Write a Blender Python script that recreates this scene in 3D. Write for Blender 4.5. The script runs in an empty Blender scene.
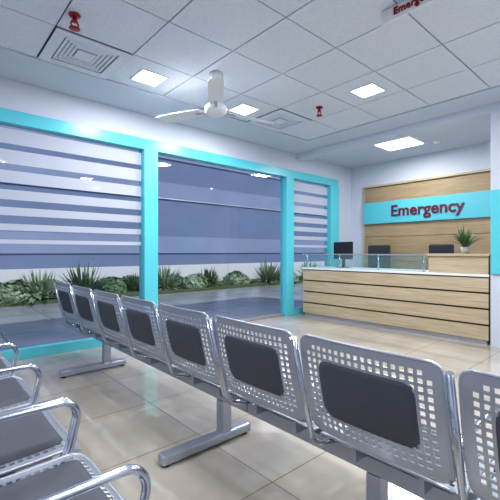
import bpy, math, random
from mathutils import Matrix, Vector
random.seed(4)
C = bpy.context.scene.collection
# ---------------------------------------------------------------- materials
def mat(name, col, rough=.5, metal=0., bump=0., bscale=50., var=0., emit=None, es=0., spec=None):
    m = bpy.data.materials.new(name); m.use_nodes = True
    nt = m.node_tree; b = nt.nodes['Principled BSDF']
    b.inputs['Base Color'].default_value = (*col, 1)
    b.inputs['Roughness'].default_value = rough
    b.inputs['Metallic'].default_value = metal
    if spec is not None: b.inputs['Specular IOR Level'].default_value = spec
    tc = nt.nodes.new('ShaderNodeTexCoord')
    n = nt.nodes.new('ShaderNodeTexNoise'); n.inputs['Scale'].default_value = bscale
    nt.links.new(tc.outputs['Object'], n.inputs['Vector'])
    if var:
        r = nt.nodes.new('ShaderNodeValToRGB')
        r.color_ramp.elements[0].position = .35; r.color_ramp.elements[1].position = .65
        r.color_ramp.elements[0].color = (*[c*(1-var) for c in col], 1)
        r.color_ramp.elements[1].color = (*[min(1, c*(1+var*.5)) for c in col], 1)
        nt.links.new(n.outputs['Fac'], r.inputs['Fac'])
        nt.links.new(r.outputs['Color'], b.inputs['Base Color'])
    if bump:
        bp = nt.nodes.new('ShaderNodeBump'); bp.inputs['Strength'].default_value = bump
        bp.inputs['Distance'].default_value = .01
        nt.links.new(n.outputs['Fac'], bp.inputs['Height'])
        nt.links.new(bp.outputs['Normal'], b.inputs['Normal'])
    if emit:
        b.inputs['Emission Color'].default_value = (*emit, 1)
        b.inputs['Emission Strength'].default_value = es
    return m

def wood(name, c1, c2, vec_scale=(3, .6, 14)):
    m = mat(name, c1, .38)
    nt = m.node_tree; b = nt.nodes['Principled BSDF']
    tc = nt.nodes.new('ShaderNodeTexCoord'); mp = nt.nodes.new('ShaderNodeMapping')
    mp.inputs['Scale'].default_value = vec_scale
    n = nt.nodes.new('ShaderNodeTexNoise'); n.inputs['Scale'].default_value = 4; n.inputs['Detail'].default_value = 8
    n.inputs['Distortion'].default_value = .6
    r = nt.nodes.new('ShaderNodeValToRGB')
    r.color_ramp.elements[0].position = .35; r.color_ramp.elements[1].position = .68
    r.color_ramp.elements[0].color = (*c2, 1); r.color_ramp.elements[1].color = (*c1, 1)
    nt.links.new(tc.outputs['Object'], mp.inputs['Vector']); nt.links.new(mp.outputs[0], n.inputs['Vector'])
    nt.links.new(n.outputs['Fac'], r.inputs['Fac']); nt.links.new(r.outputs[0], b.inputs['Base Color'])
    return m

def tilemat(name, col, mortar, size, msize, rough, var=.06, nscale=1.5, spec=.5):
    m = mat(name, col, rough, spec=spec)
    nt = m.node_tree; b = nt.nodes['Principled BSDF']
    tc = nt.nodes.new('ShaderNodeTexCoord'); br = nt.nodes.new('ShaderNodeTexBrick')
    br.offset = 0; br.squash = 1
    br.inputs['Scale'].default_value = 1; br.inputs['Brick Width'].default_value = size
    br.inputs['Row Height'].default_value = size; br.inputs['Mortar Size'].default_value = msize
    br.inputs['Mortar Smooth'].default_value = 0
    br.inputs['Mortar'].default_value = (*mortar, 1)
    n = nt.nodes.new('ShaderNodeTexNoise'); n.inputs['Scale'].default_value = nscale; n.inputs['Detail'].default_value = 8
    r = nt.nodes.new('ShaderNodeValToRGB')
    r.color_ramp.elements[0].position = .3; r.color_ramp.elements[1].position = .7
    r.color_ramp.elements[0].color = (*[c*(1-var) for c in col], 1); r.color_ramp.elements[1].color = (*[c*(1+var) for c in col], 1)
    nt.links.new(tc.outputs['Object'], br.inputs['Vector']); nt.links.new(tc.outputs['Object'], n.inputs['Vector'])
    nt.links.new(n.outputs['Fac'], r.inputs['Fac'])
    nt.links.new(r.outputs[0], br.inputs['Color1']); nt.links.new(r.outputs[0], br.inputs['Color2'])
    nt.links.new(br.outputs['Color'], b.inputs['Base Color'])
    return m

def glassmat(name, tint, refl, alpha_diff=0., diffcol=(1, 1, 1)):
    m = bpy.data.materials.new(name); m.use_nodes = True
    nt = m.node_tree; nt.nodes.clear()
    o = nt.nodes.new('ShaderNodeOutputMaterial')
    t = nt.nodes.new('ShaderNodeBsdfTransparent'); t.inputs[0].default_value = (*tint, 1)
    g = nt.nodes.new('ShaderNodeBsdfGlossy'); g.inputs['Roughness'].default_value = .02
    lw = nt.nodes.new('ShaderNodeLayerWeight'); lw.inputs[0].default_value = .5      # symmetric Schlick term
    pw = nt.nodes.new('ShaderNodeMath'); pw.operation = 'POWER'; pw.inputs[1].default_value = 4
    nt.links.new(lw.outputs['Facing'], pw.inputs[0])
    ml = nt.nodes.new('ShaderNodeMath'); ml.operation = 'MULTIPLY_ADD'; ml.inputs[1].default_value = .7*refl; ml.inputs[2].default_value = .03*refl
    nt.links.new(pw.outputs[0], ml.inputs[0])
    mx = nt.nodes.new('ShaderNodeMixShader')
    nt.links.new(ml.outputs[0], mx.inputs[0]); nt.links.new(t.outputs[0], mx.inputs[1]); nt.links.new(g.outputs[0], mx.inputs[2])
    last = mx
    if alpha_diff:
        d = nt.nodes.new('ShaderNodeBsdfDiffuse'); d.inputs[0].default_value = (*diffcol, 1)
        tr = nt.nodes.new('ShaderNodeBsdfTranslucent'); tr.inputs[0].default_value = (*diffcol, 1)
        m1 = nt.nodes.new('ShaderNodeMixShader'); m1.inputs[0].default_value = .4
        nt.links.new(d.outputs[0], m1.inputs[1]); nt.links.new(tr.outputs[0], m1.inputs[2])
        m2 = nt.nodes.new('ShaderNodeMixShader'); m2.inputs[0].default_value = alpha_diff
        nt.links.new(mx.outputs[0], m2.inputs[1]); nt.links.new(m1.outputs[0], m2.inputs[2]); last = m2
    nt.links.new(last.outputs[0], o.inputs[0])
    return m

M_wall = mat('wall_paint', (.58, .63, .73), .6, bump=.05, bscale=120)
M_ceil = mat('gypsum', (.60, .65, .75), .7, bump=.05, bscale=90)
M_tile = mat('ceiling_tile_mineral', (.72, .77, .86), .85, bump=.25, bscale=60, var=.06)
M_tbar = mat('t_bar', (.14, .15, .18), .6)
M_ventbk = mat('vent_back', (.36, .37, .42), .6)
M_floor = tilemat('floor_tile', (.47, .43, .375), (.27, .24, .20), .75, .004, .06, .20, 1.1, .85)
M_pave = tilemat('paving', (.34, .35, .38), (.16, .17, .20), 1.0, .012, .22, .2, .7)
M_cyan = mat('cyan_laminate', (.12, .58, .68), .3)
M_cyand = mat('cyan_sign', (.11, .50, .60), .3)
M_red = mat('sign_red', (.13, .01, .035), .4)
M_redp = mat('red_paint', (.32, .01, .02), .35)
M_glass = glassmat('window_glass', (.84, .89, .95), 1.2)
M_glassd = glassmat('desk_glass', (.86, .95, .96), 1.4, .06, (.7, .9, .9))
M_frost = glassmat('frosted_film', (.9, .92, 1), .6, .78, (.82, .85, .92))
M_steel = mat('silver_sheet', (.44, .47, .54), .33, .6)
M_chrome = mat('chrome_tube', (.56, .60, .67), .18, .95)
M_pad = mat('grey_pad', (.080, .088, .11), .6, bump=.2, bscale=300, var=.15)
M_dark = mat('dark_plastic', (.02, .022, .03), .4)
M_fab = mat('office_mesh', (.03, .033, .045), .7)
M_alu = mat('aluminium', (.6, .62, .66), .3, .8)
M_white = mat('white_lacquer', (.80, .81, .84), .3)
M_wood = wood('light_oak', (.58, .49, .35), (.43, .35, .23))
M_wood2 = wood('oak_wall', (.42, .32, .20), (.31, .23, .14))
M_groove = mat('groove_dark', (.05, .035, .03), .5)
M_light = mat('light_panel', (1, 1, 1), .5, emit=(1, .98, .95), es=5)
M_leaf = mat('leaf', (.10, .21, .08), .5, var=.5, bscale=6)
M_leaf2 = mat('leaf_pale', (.27, .36, .22), .5, var=.4, bscale=6)
M_soil = mat('soil', (.09, .13, .05), .9, bump=.5, bscale=20, var=.4)
M_pot = mat('pot_ceramic', (.5, .5, .52), .3)
M_fan = mat('fan_white', (.85, .86, .9), .35)
M_b1 = mat('facade_blue_grey', (.19, .25, .38), .7, var=.06, bscale=.3)
M_b2 = mat('facade_band', (.29, .35, .49), .7, var=.06, bscale=.3)

# ---------------------------------------------------------------- helpers
def empty(name, loc=(0, 0, 0)):
    e = bpy.data.objects.new(name, None); e.empty_display_size = .1; e.location = loc
    C.objects.link(e); return e
def link(name, me, m=None, parent=None, loc=(0, 0, 0)):
    o = bpy.data.objects.new(name, me); C.objects.link(o); o.location = loc
    if m and not me.materials: me.materials.append(m)
    if parent: o.parent = parent
    return o
def boxmesh(name, boxes):
    v = []; f = []
    for (x0, x1, y0, y1, z0, z1) in boxes:
        b = len(v)
        v += [(x0,y0,z0),(x1,y0,z0),(x1,y1,z0),(x0,y1,z0),(x0,y0,z1),(x1,y0,z1),(x1,y1,z1),(x0,y1,z1)]
        f += [tuple(b+i for i in q) for q in ((0,3,2,1),(4,5,6,7),(0,1,5,4),(1,2,6,5),(2,3,7,6),(3,0,4,7))]
    me = bpy.data.meshes.new(name); me.from_pydata(v, [], f); me.update(); return me
def boxes(name, bl, m, parent=None, bevel=0., loc=(0,0,0)):
    o = link(name, boxmesh(name, bl), m, parent, loc)
    if bevel:
        md = o.modifiers.new('bev', 'BEVEL'); md.width = bevel; md.segments = 2; md.limit_method = 'ANGLE'
    return o
def box(name, x0, x1, y0, y1, z0, z1, m, parent=None, bevel=0., loc=(0,0,0)):
    return boxes(name, [(x0,x1,y0,y1,z0,z1)], m, parent, bevel, loc)
def sheets(name, rl, y, m, parent=None):      # vertical sheets in plane y, facing the room
    v = []; f = []
    for (x0, x1, z0, z1) in rl:
        b = len(v); v += [(x0, y, z0), (x1, y, z0), (x1, y, z1), (x0, y, z1)]; f.append((b, b+1, b+2, b+3))
    me = bpy.data.meshes.new(name); me.from_pydata(v, [], f); me.update(); return link(name, me, m, parent)
def lathe(name, prof, m, parent=None, loc=(0,0,0), seg=28):
    v = []; f = []
    for (r, z) in prof:
        for i in range(seg):
            a = 2*math.pi*i/seg; v.append((r*math.cos(a), r*math.sin(a), z))
    for k in range(len(prof)-1):
        for i in range(seg):
            j = (i+1) % seg; f.append((k*seg+i, k*seg+j, (k+1)*seg+j, (k+1)*seg+i))
    f.append(tuple(range(seg))[::-1]); f.append(tuple((len(prof)-1)*seg+i for i in range(seg)))
    me = bpy.data.meshes.new(name); me.from_pydata(v, [], f)
    me.polygons.foreach_set('use_smooth', [len(p.vertices) == 4 for p in me.polygons]); me.update()
    return link(name, me, m, parent, loc)
def fillet(pts, r=.05, n=6):
    pts = [Vector(p) for p in pts]; out = [pts[0]]
    for i in range(1, len(pts)-1):
        p = pts[i]; a = (pts[i-1]-p); b = (pts[i+1]-p)
        rr = min(r, a.length*.49, b.length*.49); A = p+a.normalized()*rr; B = p+b.normalized()*rr
        for k in range(n+1):
            t = k/n; out.append(A*(1-t)**2+p*2*t*(1-t)+B*t*t)
    out.append(pts[-1]); return out
def tubemesh(name, pts, r, seg=10):
    v = []; f = []; n = len(pts); pts = [Vector(p) for p in pts]
    up = None
    for i, p in enumerate(pts):
        t = (pts[min(i+1, n-1)]-pts[max(i-1, 0)]).normalized()
        if up is None: up = t.orthogonal().normalized()
        up = (up-t*up.dot(t)).normalized(); s = t.cross(up)
        for k in range(seg):
            a = 2*math.pi*k/seg; v.append(p+(up*math.cos(a)+s*math.sin(a))*r)
    for i in range(n-1):
        for k in range(seg):
            j = (k+1) % seg; f.append((i*seg+k, i*seg+j, (i+1)*seg+j, (i+1)*seg+k))
    f.append(tuple(range(seg))[::-1]); f.append(tuple((n-1)*seg+k for k in range(seg)))
    me = bpy.data.meshes.new(name); me.from_pydata([tuple(q) for q in v], [], f)
    me.polygons.foreach_set('use_smooth', [len(p.vertices) == 4 for p in me.polygons]); me.update(); return me
def tube(name, pts, r, m, parent=None, seg=10):
    return link(name, tubemesh(name, pts, r, seg), m, parent)

# ---------------------------------------------------------------- room shell
XW, XB, YS, YN, ZC = -3.0, 8.0, -3.0, 5.25, 3.38
box('floor', XW-.2, XB+.2, YS-.2, YN+.08, -.1, 0, M_floor)
box('wall_west', XW-.2, XW, YS, YN, 0, 3.6, M_wall)
box('wall_south', XW-.2, XB+.2, YS-.2, YS, 0, 3.6, M_wall)
box('wall_east', XB, XB+.2, YS, YN+.2, 0, 3.6, M_wall)
boxes('wall_north', [(XW-.2, XB, YN, YN+.2, 2.99, 3.6), (7.4, XB, YN, YN+.2, 0, 2.99)], M_wall)
TX0, TX1, TY0, TY1, P = .955-.745*5, .955+.745*6, 4.51-.745*9, 4.51, .745
boxes('ceiling', [(XW-.2, XB+.2, YS-.2, YN+.2, 3.45, 3.6),
                  (XW, XB, TY1, YN, 3.36, 3.45), (XW, XB, YS, TY0, 3.36, 3.45),
                  (TX1, XB, TY0, TY1, 3.36, 3.45), (XW, TX0, TY0, TY1, 3.36, 3.45)], M_ceil)
box('trim_1', 5.95, 6.2, YS, YN, 3.24, 3.36, M_ceil)      # dropped beam before reception
box('ceiling_grid', TX0, TX1, TY0, TY1, 3.395, 3.41, M_tbar)
lights = [(2.07, 4.14), (3.56, 4.14), (4.33, 2.60), (1.33, .42), (-.16, 2.65), (3.56, -.33), (-1.6, .42), (1.33, -1.8), (4.31,-1.8)]  # panels out of view are added to fill the room with light
vents = [(1.33, 4.14), (4.31, 4.14)]
tl = []
for i in range(11):
    for j in range(9):
        cx = TX0+P*(i+.5); cy = TY0+P*(j+.5); h = P/2-.006
        if any(abs(cx-a) < .3 and abs(cy-b) < .3 for a, b in vents): continue
        tl.append((cx-h, cx+h, cy-h, cy+h, 3.378, 3.396))
boxes('ceiling_tiles', tl, M_tile, bevel=.003)
LS = .15
for (x, y) in lights:
    e = empty('ceiling_light', (x, y, 3.378))
    boxes('frame', [(-LS-.02, LS+.02, -LS-.02, -LS, -.012, 0), (-LS-.02, LS+.02, LS, LS+.02, -.012, 0),
                    (-LS-.02, -LS, -LS, LS, -.012, 0), (LS, LS+.02, -LS, LS, -.012, 0)], M_white, e)
    box('diffuser', -LS, LS, -LS, LS, -.008, -.001, M_light, e)
    ld = bpy.data.lights.new('lamp', 'AREA'); ld.size = .30; ld.energy = 38; ld.color = (.985, .985, 1)
    lo = bpy.data.objects.new('lamp', ld); C.objects.link(lo); lo.parent = e; lo.location = (0, 0, -.02)
for yy in (3.45, 0.5):  # reception panel, plus an unseen one added for more light
    e = empty('ceiling_light', (6.85, yy, 3.36))
    box('frame', -.32, .32, -.36, .36, -.012, 0, M_white, e)
    box('diffuser', -.29, .29, -.33, .33, -.02, -.012, M_light, e)
    ld = bpy.data.lights.new('lamp', 'AREA'); ld.size = .56; ld.energy = 34; ld.color = (1, .98, .96)
    lo = bpy.data.objects.new('lamp', ld); C.objects.link(lo)
    lo.parent = e; lo.location = (0, 0, -.03)
# diffuser vents
for (x, y) in vents:
    e = empty('air_vent', (x, y, 3.378)); bl = []
    for k, s in enumerate((.365, .25, .21, .17, .13)):
        w = .10 if k == 0 else .028; z0 = -.010+.004*k if k else -.012; z1 = z0+.010
        bl += [(-s, s, -s, -s+w, z0, z1), (-s, s, s-w, s, z0, z1), (-s, -s+w, -s+w, s-w, z0, z1), (s-w, s, -s+w, s-w, z0, z1)]
    bl.append((-.09, .09, -.09, .09, -.004, .006))
    boxes('louvres', bl, M_tile, e)
    box('duct', -.34, .34, -.34, .34, .014, .0165, M_ventbk, e)
# sprinklers
for (x, y) in ((1.03, 3.47), (4.31, 3.36)):
    e = empty('fire_sprinkler', (x, y, 3.374))
    lathe('escutcheon', [(.045, 0), (.05, -.008), (.04, -.018), (.02, -.02)], M_redp, e)
    lathe('body', [(.018, -.02), (.018, -.05), (.026, -.052), (.026, -.062), (.012, -.064)], M_redp, e)
    tube('yoke', fillet([(-.012, 0, -.06), (-.032, 0, -.075), (-.028, 0, -.1), (0, 0, -.115), (.028, 0, -.1), (.032, 0, -.075), (.012, 0, -.06)], .01, 3), .007, M_redp, e)
    lathe('deflector', [(.01, -.11), (.045, -.118), (.045, -.124), (.01, -.124)], M_redp, e)
lathe('smoke_detector', [(.06, 0), (.06, -.02), (.045, -.04), (.02, -.045)], M_white, None, (7.2, 2.9, 3.36))

# ---------------------------------------------------------------- shopfront
GZ = 2.83
box('trim_2', XW, 7.4, YN-.04, YN+.12, GZ, 2.99, M_cyan, bevel=.004)      # cyan header
box('trim_3', 2.52, 2.74, YN-.06, YN+.12, 0, GZ, M_cyan, bevel=.004)
box('trim_4', 5.60, 5.82, YN-.06, YN+.12, 0, GZ, M_cyan, bevel=.004)
box('trim_5', 7.08, 7.40, YN-.06, YN+.12, 0, GZ, M_cyan, bevel=.004)
stripes = [(2.60, 2.78), (2.36, 2.53), (2.13, 2.28), (1.93, 2.05), (1.74, 1.84), (1.56, 1.64), (1.40, 1.45)]
def window(name, x0, x1, mulls=()):
    e = empty(name)
    sheets('glass', [(x0, x1, .12, GZ)], YN+.04, M_glass, e)
    box('sill_rail', x0, x1, YN-.02, YN+.1, 0, .12, M_cyan, e, .004)
    sheets('frosted_film', [(x0+.01, x1-.01, a, b) for a, b in stripes], YN+.032, M_frost, e)
    for mx in mulls: box('mullion', mx-.02, mx+.02, YN, YN+.08, .12, GZ, M_alu, e)
window('window_1', XW, 2.52, (-.6,))
window('window_2', 5.82, 7.08)
d = empty('door_1')
sheets('transom_glass', [(2.74, 5.60, 2.145, GZ)], YN+.04, M_glass, d)
sheets('glass_leaf_1', [(2.75, 4.168, .01, 2.135)], YN+.04, M_glass, d)
sheets('glass_leaf_2', [(4.174, 5.59, .01, 2.135)], YN+.04, M_glass, d)
boxes('patch_fittings', [(2.75, 5.59, YN+.03, YN+.05, 2.135, 2.145), (2.75, 5.59, YN+.02, YN+.06, .012, .06)], M_alu, d)
box('glass_edge', 4.168, 4.174, YN+.036, YN+.044, .06, 2.135, M_glassd, d)

# ---------------------------------------------------------------- exterior
box('ground', -30, 90, YN+.08, 30, -.12, -.02, M_pave)
box('garden_wall', -8, 40, 13.0, 13.2, -.02, .78, M_white)
B = empty('neighbouring_building')
box('facade', -30, 90, 30, 31, -.1, 20, M_b1, B)
boxes('facade_bands', [(-30, 90, 29.9, 30, a, a+1.5) for a in (1.2, 6.0, 9.6, 13.2)], M_b2, B)
PB = empty('planting_bed')
box('soil', -8, 40, 10.6, 13.0, -.02, .06, M_soil, PB)
def bush(name, loc, n, L, spread, m, w=.03, seed=0, elmin=.25, parent=None):
    R = random.Random(seed); v = []; f = []
    for i in range(n):
        a = R.uniform(0, 2*math.pi); el = R.uniform(elmin, 1.45); l = L*R.uniform(.6, 1.1); r0 = R.uniform(0, spread)
        base = Vector((math.cos(a)*r0, math.sin(a)*r0*.7, 0)); d_ = Vector((math.cos(a)*math.cos(el), math.sin(a)*math.cos(el), math.sin(el)))
        side = Vector((-math.sin(a), math.cos(a), 0)); b = len(v)
        for k in range(5):
            t = k/4; p = base+d_*l*t+Vector((0, 0, -l*.45*t*t*math.cos(el))); ww = w*(1-t)**.6*(.6+t*1.2)
            if p.z < .0: p.z = .0
            v.append(tuple(p-side*ww)); v.append(tuple(p+side*ww))
        for k in range(4): f.append((b+2*k, b+2*k+1, b+2*k+3, b+2*k+2))
    me = bpy.data.meshes.new(name); me.from_pydata(v, [], f); me.update()
    return link(name, me, m, parent, loc)
def shrub(name, loc, rx, rz, n, m, seed, parent):      # rounded leafy dome made of many small leaves
    R = random.Random(seed); v = []; f = []
    for i in range(n):
        a = R.uniform(0, 2*math.pi); z = R.uniform(0.02, 1); q = math.sqrt(1-z*z)*R.uniform(.8, 1.05)*(1+.18*math.sin(3*a+seed)); 
        p = Vector((rx*q*math.cos(a), rx*.8*q*math.sin(a), rz*z*R.uniform(.85, 1.08)))
        nrm = Vector((p.x/rx, p.y/rx, p.z/rz)); t = nrm.cross(Vector((R.uniform(-1, 1), R.uniform(-1, 1), R.uniform(-1, 1)))).normalized()
        s = (nrm.cross(t)+nrm*R.uniform(-.6, .6)).normalized(); L = R.uniform(.05, .11); b = len(v)
        v += [tuple(p-t*L), tuple(p+s*L*.45), tuple(p+t*L), tuple(p-s*L*.45)]; f.append((b, b+1, b+2, b+3))
    for i in range(6):
        a = i/6*2*math.pi; b = len(v)
        v += [(0, 0, 0), (.02, 0, 0), (rx*.5*math.cos(a), rx*.5*math.sin(a), rz*.7)]; f.append((b, b+1, b+2))
    me = bpy.data.meshes.new(name); me.from_pydata(v, [], f); me.update(); return link(name, me, m, parent, loc)
for k, (x, kind, s) in enumerate([(-.6, 0, .7), (.7, 0, .8), (1.1, 1, .55), (1.9, 1, .5), (2.4, 0, .75), (3.6, 0, .95), (4.5, 1, .45), (5.3, 0, .55), (6.3, 0, .8), (7.3, 1, .45), (8.0, 0, .65), (9.3, 1, .4), (10.9, 0, .95), (11.9, 1, .5), (13.6, 0, .8), (15.5, 1, .5)]):
    loc = (x, 11.2+random.uniform(-.2, .4), .06)
    if kind == 0: bush('palm_foliage', loc, 180, s*1.15, .3, M_leaf if k % 4 else M_leaf2, .035, k, parent=PB)
    else: shrub('shrub_foliage', loc, s*1.3, s, 1000, M_leaf2 if k % 2 else M_leaf, k, PB)
for k, x in enumerate([1.5, 2.9, 5.3, 7.0, 10.0, 13.0]):
    shrub('shrub_foliage', (x, 12.1, .06), .55, .42, 500, M_leaf, 40+k, PB)

# ---------------------------------------------------------------- waiting chairs
def rounded(u, v_, W, H, r):
    du = abs(u)-(W/2-r); dv = abs(v_)-(H/2-r)
    if du > 0 and dv > 0:
        L = math.hypot(du, dv); s = max(du, dv)/L
        u = math.copysign(W/2-r+du*s, u); v_ = math.copysign(H/2-r+dv*s, v_)
    return u, v_
def back_map(u, v_, off=0.):     # u across, v_ from -H/2..H/2
    t = v_/.455+.5
    x = -.015-.105*t-.018*(1-(u/.3)**2)+.03*(t-.5)**2*2
    return (x+off, u, .50+.44*t-off*.25)
def seat_map(u, v_, off=0.):
    t = v_/.455+.5
    z = .445-.012*math.sin(math.pi*t)*1.5*(1-(u/.33)**2)+.015*t
    if t > .82: z -= (t-.82)**2*1.3
    if t < .12: z += (.12-t)**2*2
    return (.01+.46*t, u, z+off)
def perf(name, mp, nx, nz, pitch, padW, padH):
    W = nx*pitch; H = nz*pitch; vs = {}; v = []; f = []
    def V(u, w):
        key = (round(u, 5), round(w, 5))
        if key not in vs:
            a, b = rounded(u, w, W, H, .045); vs[key] = len(v); v.append(mp(a, b))
        return vs[key]
    hs = pitch*.29
    for i in range(nx):
        for j in range(nz):
            cu = -W/2+pitch*(i+.5); cv = -H/2+pitch*(j+.5); h = pitch/2
            o = [V(cu-h, cv-h), V(cu+h, cv-h), V(cu+h, cv+h), V(cu-h, cv+h)]
            solid = i == 0 or j == 0 or i == nx-1 or j == nz-1 or (abs(cu) < padW/2-.02 and abs(cv) < padH/2-.02)
            if i in (1, nx-2) and j in (1, nz-2): solid = True
            if solid: f.append(tuple(o))
            else:
                n = [V(cu-hs, cv-hs), V(cu+hs, cv-hs), V(cu+hs, cv+hs), V(cu-hs, cv+hs)]
                for q in range(4): f.append((o[q], o[(q+1) % 4], n[(q+1) % 4], n[q]))
    me = bpy.data.meshes.new(name); me.from_pydata(v, [], f); me.materials.append(M_steel); me.update(); return me
def padmesh(name, mp, W, H, th0, th1, n=20):
    v = []; f = []
    for s, th in ((-1, th0), (1, th1)):
        b = len(v)
        for i in range(n+1):
            for j in range(n+1):
                u = -W/2+W*i/n; w = -H/2+H*j/n
                e = min(1, min(W/2-abs(u), H/2-abs(w))/.03); pr = math.sqrt(max(0, 1-(1-e)**2))
                a, c = rounded(u, w, W, H, .06); v.append(mp(a, c, s*th*pr+(0)))
        for i in range(n):
            for j in range(n):
                q = (b+i*(n+1)+j, b+(i+1)*(n+1)+j, b+(i+1)*(n+1)+j+1, b+i*(n+1)+j+1)
                f.append(q if s > 0 else q[::-1])
    me = bpy.data.meshes.new(name); me.from_pydata(v, [], f); me.materials.append(M_pad)
    me.polygons.foreach_set('use_smooth', [True]*len(f)); me.update(); return me
PP = .6035/20
me_back = perf('back_panel', back_map, 20, 15, PP, .42, .27)
me_seat = perf('seat_panel', seat_map, 20, 15, PP, .46, .34)
me_bpad = padmesh('back_pad', back_map, .43, .27, .012, .02)
me_spad = padmesh('seat_pad', seat_map, .47, .36, .002, .03)
def rim(name, mp, W, H):
    pts = []
    n = 16
    per = [(-W/2+W*i/n, -H/2) for i in range(n)]+[(W/2, -H/2+H*i/n) for i in range(n)]+[(W/2-W*i/n, H/2) for i in range(n)]+[(-W/2, H/2-H*i/n) for i in range(n+1)]
    for a, b in per: pts.append(mp(*rounded(a, b, W, H, .045)))
    me = tubemesh(name, pts, .007, 6); me.materials.append(M_steel); return me
me_rb = rim('back_rim', back_map, .6035, 15*PP); me_rs = rim('seat_rim', seat_map, .6035, 15*PP)
arm_pts = fillet([(-.125, 0, .92), (-.02, 0, .53), (.02, 0, .40), (.20, 0, .36)], .06)
me_side = tubemesh('side_tube', arm_pts, .014); me_side.materials.append(M_chrome)
me_arm = tubemesh('armrest', fillet([(-.065, 0, .66), (.0, 0, .675), (.40, 0, .675), (.44, 0, .62), (.40, 0, .44), (.30, 0, .37), (.16, 0, .37)], .06), .014, 12); me_arm.materials.append(M_chrome)
PITCH = .652
def bench(x, ytop, n, legs):
    e = empty('waiting_bench', (x, ytop, 0))
    for i in range(n):
        yc = -PITCH*(i+.5)
        for nm, me_, sol in (('back_panel', me_back, 1), ('seat_panel', me_seat, 1), ('back_pad', me_bpad, 0), ('seat_pad', me_spad, 0), ('back_rim', me_rb, 0), ('seat_rim', me_rs, 0)):
            o = link(nm, me_, None, e, (0, yc, 0))
            if sol:
                s = o.modifiers.new('s', 'SOLIDIFY'); s.thickness = .004
        boxes('seat_bracket', [(.08, .38, yc-.16, yc-.14, .365, .435), (.08, .38, yc+.14, yc+.16, .365, .435)], M_steel, e)
    for i in range(n+1):
        yy = -PITCH*i; yy += -.014 if i == 0 else (.014 if i == n else 0)
        link('side_tube', me_side, None, e, (0, yy, 0)); link('armrest', me_arm, None, e, (0, yy, 0))
    box('beam', .17, .24, -PITCH*n+.002, -.002, .29, .365, M_steel, e, .005)
    for ly in legs:
        l = ly-ytop
        box('leg_post', .165, .245, l-.035, l+.035, .05, .29, M_steel, e, .006)
        box('foot_bar', -.28, .42, l-.04, l+.04, .015, .075, M_steel, e, .012)
        for fx in (-.24, .38): lathe('glide', [(.025, 0), (.025, .016)], M_dark, e, (fx, l, 0), 14)
RX = 1.375
bench(RX, 5.03, 5, (4.19, 2.05))
bench(RX, 5.03-5*PITCH, 4, (.9, -.35))
bench(RX-1.30, 4.95, 5, (4.1, 2.3))
bench(RX-1.30, 4.95-5*PITCH, 4, (1.0, -.4))

# ---------------------------------------------------------------- reception desk
D = empty('reception_desk')
fx, y0, y1 = 5.95, 1.70, 5.06
z = .06; hh = .225; pl = []
for i in range(4):
    pl.append((fx, fx+.05, y0, y1, z, z+hh-.026)); z += hh
boxes('front_planks', pl, M_wood, D, .003)
box('front_core', fx+.025, fx+.10, y0+.01, y1-.01, 0.05, .95, M_groove, D)
box('plinth', fx+.04, fx+.7, y0+.03, y1-.03, 0, .05, M_alu, D)
box('side_panel_right', fx+.1, fx+.75, y0, y0+.04, .05, .95, M_wood, D)
box('side_panel_left', fx+.1, fx+.75, y1-.04, y1, .05, .95, M_wood, D)
box('worktop', fx-.02, fx+.78, y0-.01, y1+.01, .95, .985, M_white, D, .004)
D2 = empty('transaction_counter')
box('raised_front', fx+.0, fx+.05, y0, 2.52, .985, 1.24, M_wood, D2, .003)
box('raised_counter', fx-.03, fx+.32, y0-.02, 2.55, 1.24, 1.275, M_wood, D2, .004)
box('raised_side', fx+.05, fx+.30, y0, y0+.03, .985, 1.24, M_wood, D2)
box('raised_side_inner', fx+.05, fx+.30, 2.49, 2.52, .985, 1.24, M_white, D2)
D3 = empty('glass_counter_screen')
box('glass_front', fx+.01, fx+.02, 2.56, y1-.01, .985, 1.25, M_glassd, D3)
box('glass_top', fx-.01, fx+.26, 2.56, y1, 1.25, 1.262, M_glassd, D3)
box('glass_edge', fx-.016, fx-.010, 2.56, y1, 1.245, 1.267, M_alu, D3)
for yy in (2.62, 3.4, 4.2, 5.0):
    lathe('glass_post', [(.014, .985), (.014, 1.25)], M_chrome, D3, (fx+.06, yy, 0), 12)
e = empty('computer_monitor', (6.50, 4.46, .985))
box('screen', -.02, .02, -.27, .27, .17, .52, M_dark, e, .008)
box('stand', -.0, .03, -.03, .03, .01, .25, M_dark, e)
box('foot', -.09, .09, -.12, .12, 0, .012, M_dark, e, .004)
e.rotation_euler = (0, 0, math.radians(-14))
for (cx, cy, rz) in ((7.35, 4.25, 8), (7.3, 3.0, -10)):
    e = empty('office_chair', (cx, cy, 0)); e.rotation_euler = (0, 0, math.radians(rz))
    box('seat', -.24, .24, -.25, .25, .46, .54, M_fab, e, .03)
    box('backrest', .22, .28, -.25, .25, .66, 1.45, M_fab, e, .03)
    tube('back_stem', fillet([(.05, 0, .45), (.30, 0, .45), (.29, 0, .9)], .08), .02, M_dark, e)
    lathe('column', [(.03, .1), (.03, .46)], M_chrome, e)
    for q in range(5):
        a = 2*math.pi*q/5
        tube('base_arm', [(0, 0, .12), (.28*math.cos(a), .28*math.sin(a), .08)], .018, M_dark, e)
        lathe('caster', [(.01, 0), (.03, .01), (.03, .05), (.01, .06)], M_dark, e, (.28*math.cos(a), .28*math.sin(a), 0), 12)
    for s in (-1, 1):
        tube('armrest', fillet([(.0, s*.26, .5), (.0, s*.29, .72), (.2, s*.29, .72)], .03), .018, M_dark, e)
e = empty('potted_plant', (6.10, 2.05, 1.275))
lathe('pot', [(.045, 0), (.065, .10), (.06, .10), (.055, .085)], M_pot, e)
o = bush('foliage', (0, 0, .09), 90, .38, .03, M_leaf, .012, 77, .6); o.parent = e

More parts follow.
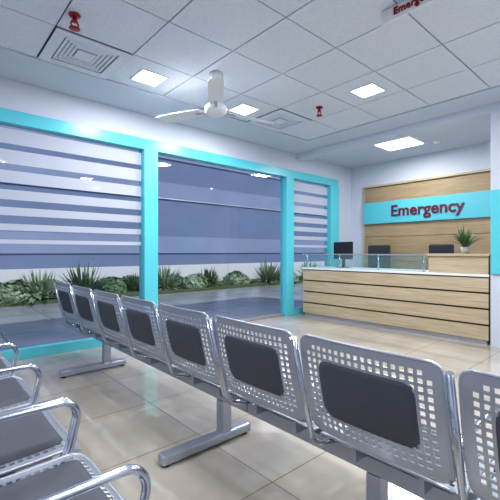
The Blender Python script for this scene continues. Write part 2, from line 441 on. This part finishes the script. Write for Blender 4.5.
# ---------------------------------------------------------------- back wall cladding + sign
W = empty('wall_cladding')
zz = [0, .55, 1.1, 1.65, 2.2, 2.80]
boxes('panels', [(7.95, 8.0, 1.0, 4.85, zz[i]+.004, zz[i+1]-.004) for i in range(5)], M_wood2, W, .003)
box('top_cap', 7.90, 8.0, 1.0, 4.87, 2.80, 2.84, M_wood, W)
box('end_cap', 7.94, 8.0, 4.85, 4.88, 0, 2.8, M_wood, W)
S = empty('emergency_sign', (7.9, 0, 0))
box('board', 0, .05, 1.2, 4.86, 1.95, 2.44, M_cyand, S, .004)
def text(name, body, size, loc, m, parent, off=.008):
    cu = bpy.data.curves.new(name, 'FONT'); cu.body = body; cu.size = size; cu.extrude = .008; cu.offset = off
    cu.align_x = 'CENTER'; cu.align_y = 'CENTER'; cu.materials.append(m)
    o = bpy.data.objects.new(name, cu); C.objects.link(o)
    R = Matrix(((0, 0, -1), (-1, 0, 0), (0, 1, 0))).to_4x4()
    o.rotation_euler = R.to_euler(); o.location = loc; o.parent = parent; return o
text('lettering', 'Emergency', .34, (-.009, 3.42, 2.20), M_red, S, .006)
S2 = empty('hanging_sign', (3.0, 1.37, 3.378))
box('board', 0, .02, -.30, .30, -.12, -.004, M_white, S2, .004)
text('lettering', 'Emergency', .085, (-.006, 0, -.06), M_redp, S2, .0)
K = empty('column')
box('shaft', 5.93, 6.35, .7, 1.67, 0, 3.24, M_wall, K)
boxes('cyan_cladding', [(5.90, 5.93, .75, 1.66, 1.0, 2.15)], M_cyan, K, .003)

# ---------------------------------------------------------------- ceiling fan
F = empty('ceiling_fan', (2.60, 3.53, 0))
lathe('canopy', [(.02, 3.25), (.05, 3.27), (.075, 3.33), (.075, 3.374)], M_fan, F)
lathe('downrod', [(.012, 3.02), (.012, 3.3)], M_fan, F)
lathe('motor', [(.03, 2.89), (.10, 2.90), (.13, 2.93), (.13, 2.98), (.09, 3.02), (.035, 3.05), (.02, 3.09)], M_fan, F)
view = math.atan2(-3.53, -2.60)
for q in range(3):
    a = view+q*2*math.pi/3
    v = []; n = 14
    for k in range(n+1):
        t = k/n; r = .20+.62*t; w = .062+.022*math.sin(math.pi*min(1, t*1.1)*.8)
        if t > .93: w *= .8
        v += [(r, -w, -.018), (r, w, .018)]
    f = [(2*k, 2*k+1, 2*k+3, 2*k+2) for k in range(n)]
    me = bpy.data.meshes.new('blade'); me.from_pydata(v, [], f); me.update()
    o = link('blade', me, M_fan, F, (0, 0, 2.95)); o.rotation_euler = (0, 0, a)
    s = o.modifiers.new('s', 'SOLIDIFY'); s.thickness = .006
    o = box('blade_iron', .10, .27, -.02, .02, -.012, -.004, M_alu, F, .002, (0, 0, 2.95)); o.rotation_euler = (0, 0, a)

# ---------------------------------------------------------------- world / sun / camera
w = bpy.data.worlds.new('World'); bpy.context.scene.world = w; w.use_nodes = True
nt = w.node_tree; bg = nt.nodes['Background']
tc = nt.nodes.new('ShaderNodeTexCoord'); sp = nt.nodes.new('ShaderNodeSeparateXYZ'); rp = nt.nodes.new('ShaderNodeValToRGB')
nt.links.new(tc.outputs['Generated'], sp.inputs[0]); nt.links.new(sp.outputs['Z'], rp.inputs[0]); nt.links.new(rp.outputs[0], bg.inputs[0])
els = rp.color_ramp.elements
els[0].position = 0.0; els[0].color = (.32, .39, .55, 1)
els[1].position = .40; els[1].color = (.16, .21, .38, 1)
x = els.new(.12); x.color = (.22, .28, .46, 1)
bg.inputs[1].default_value = 1.0
sd = bpy.data.lights.new('sun', 'SUN'); sd.energy = 3.0; sd.angle = .05; sd.color = (1, .96, .9)
so = bpy.data.objects.new('sun', sd); C.objects.link(so); so.rotation_euler = (math.radians(38), 0, math.radians(15))
cd = bpy.data.cameras.new('camera'); cd.lens = 27.0; cd.sensor_width = 36; cd.shift_y = .004
co = bpy.data.objects.new('camera', cd); C.objects.link(co)
co.location = (0, 0, 1.3); co.rotation_euler = (math.radians(90), 0, -math.atan2(.664, .748)); cd.clip_start = .02
bpy.context.scene.camera = co
vs_ = bpy.context.scene.view_settings
vs_.view_transform = 'Standard'
for lk in ('Medium High Contrast', 'Standard - Medium High Contrast'):
    try:
        vs_.look = lk; break
    except Exception: pass
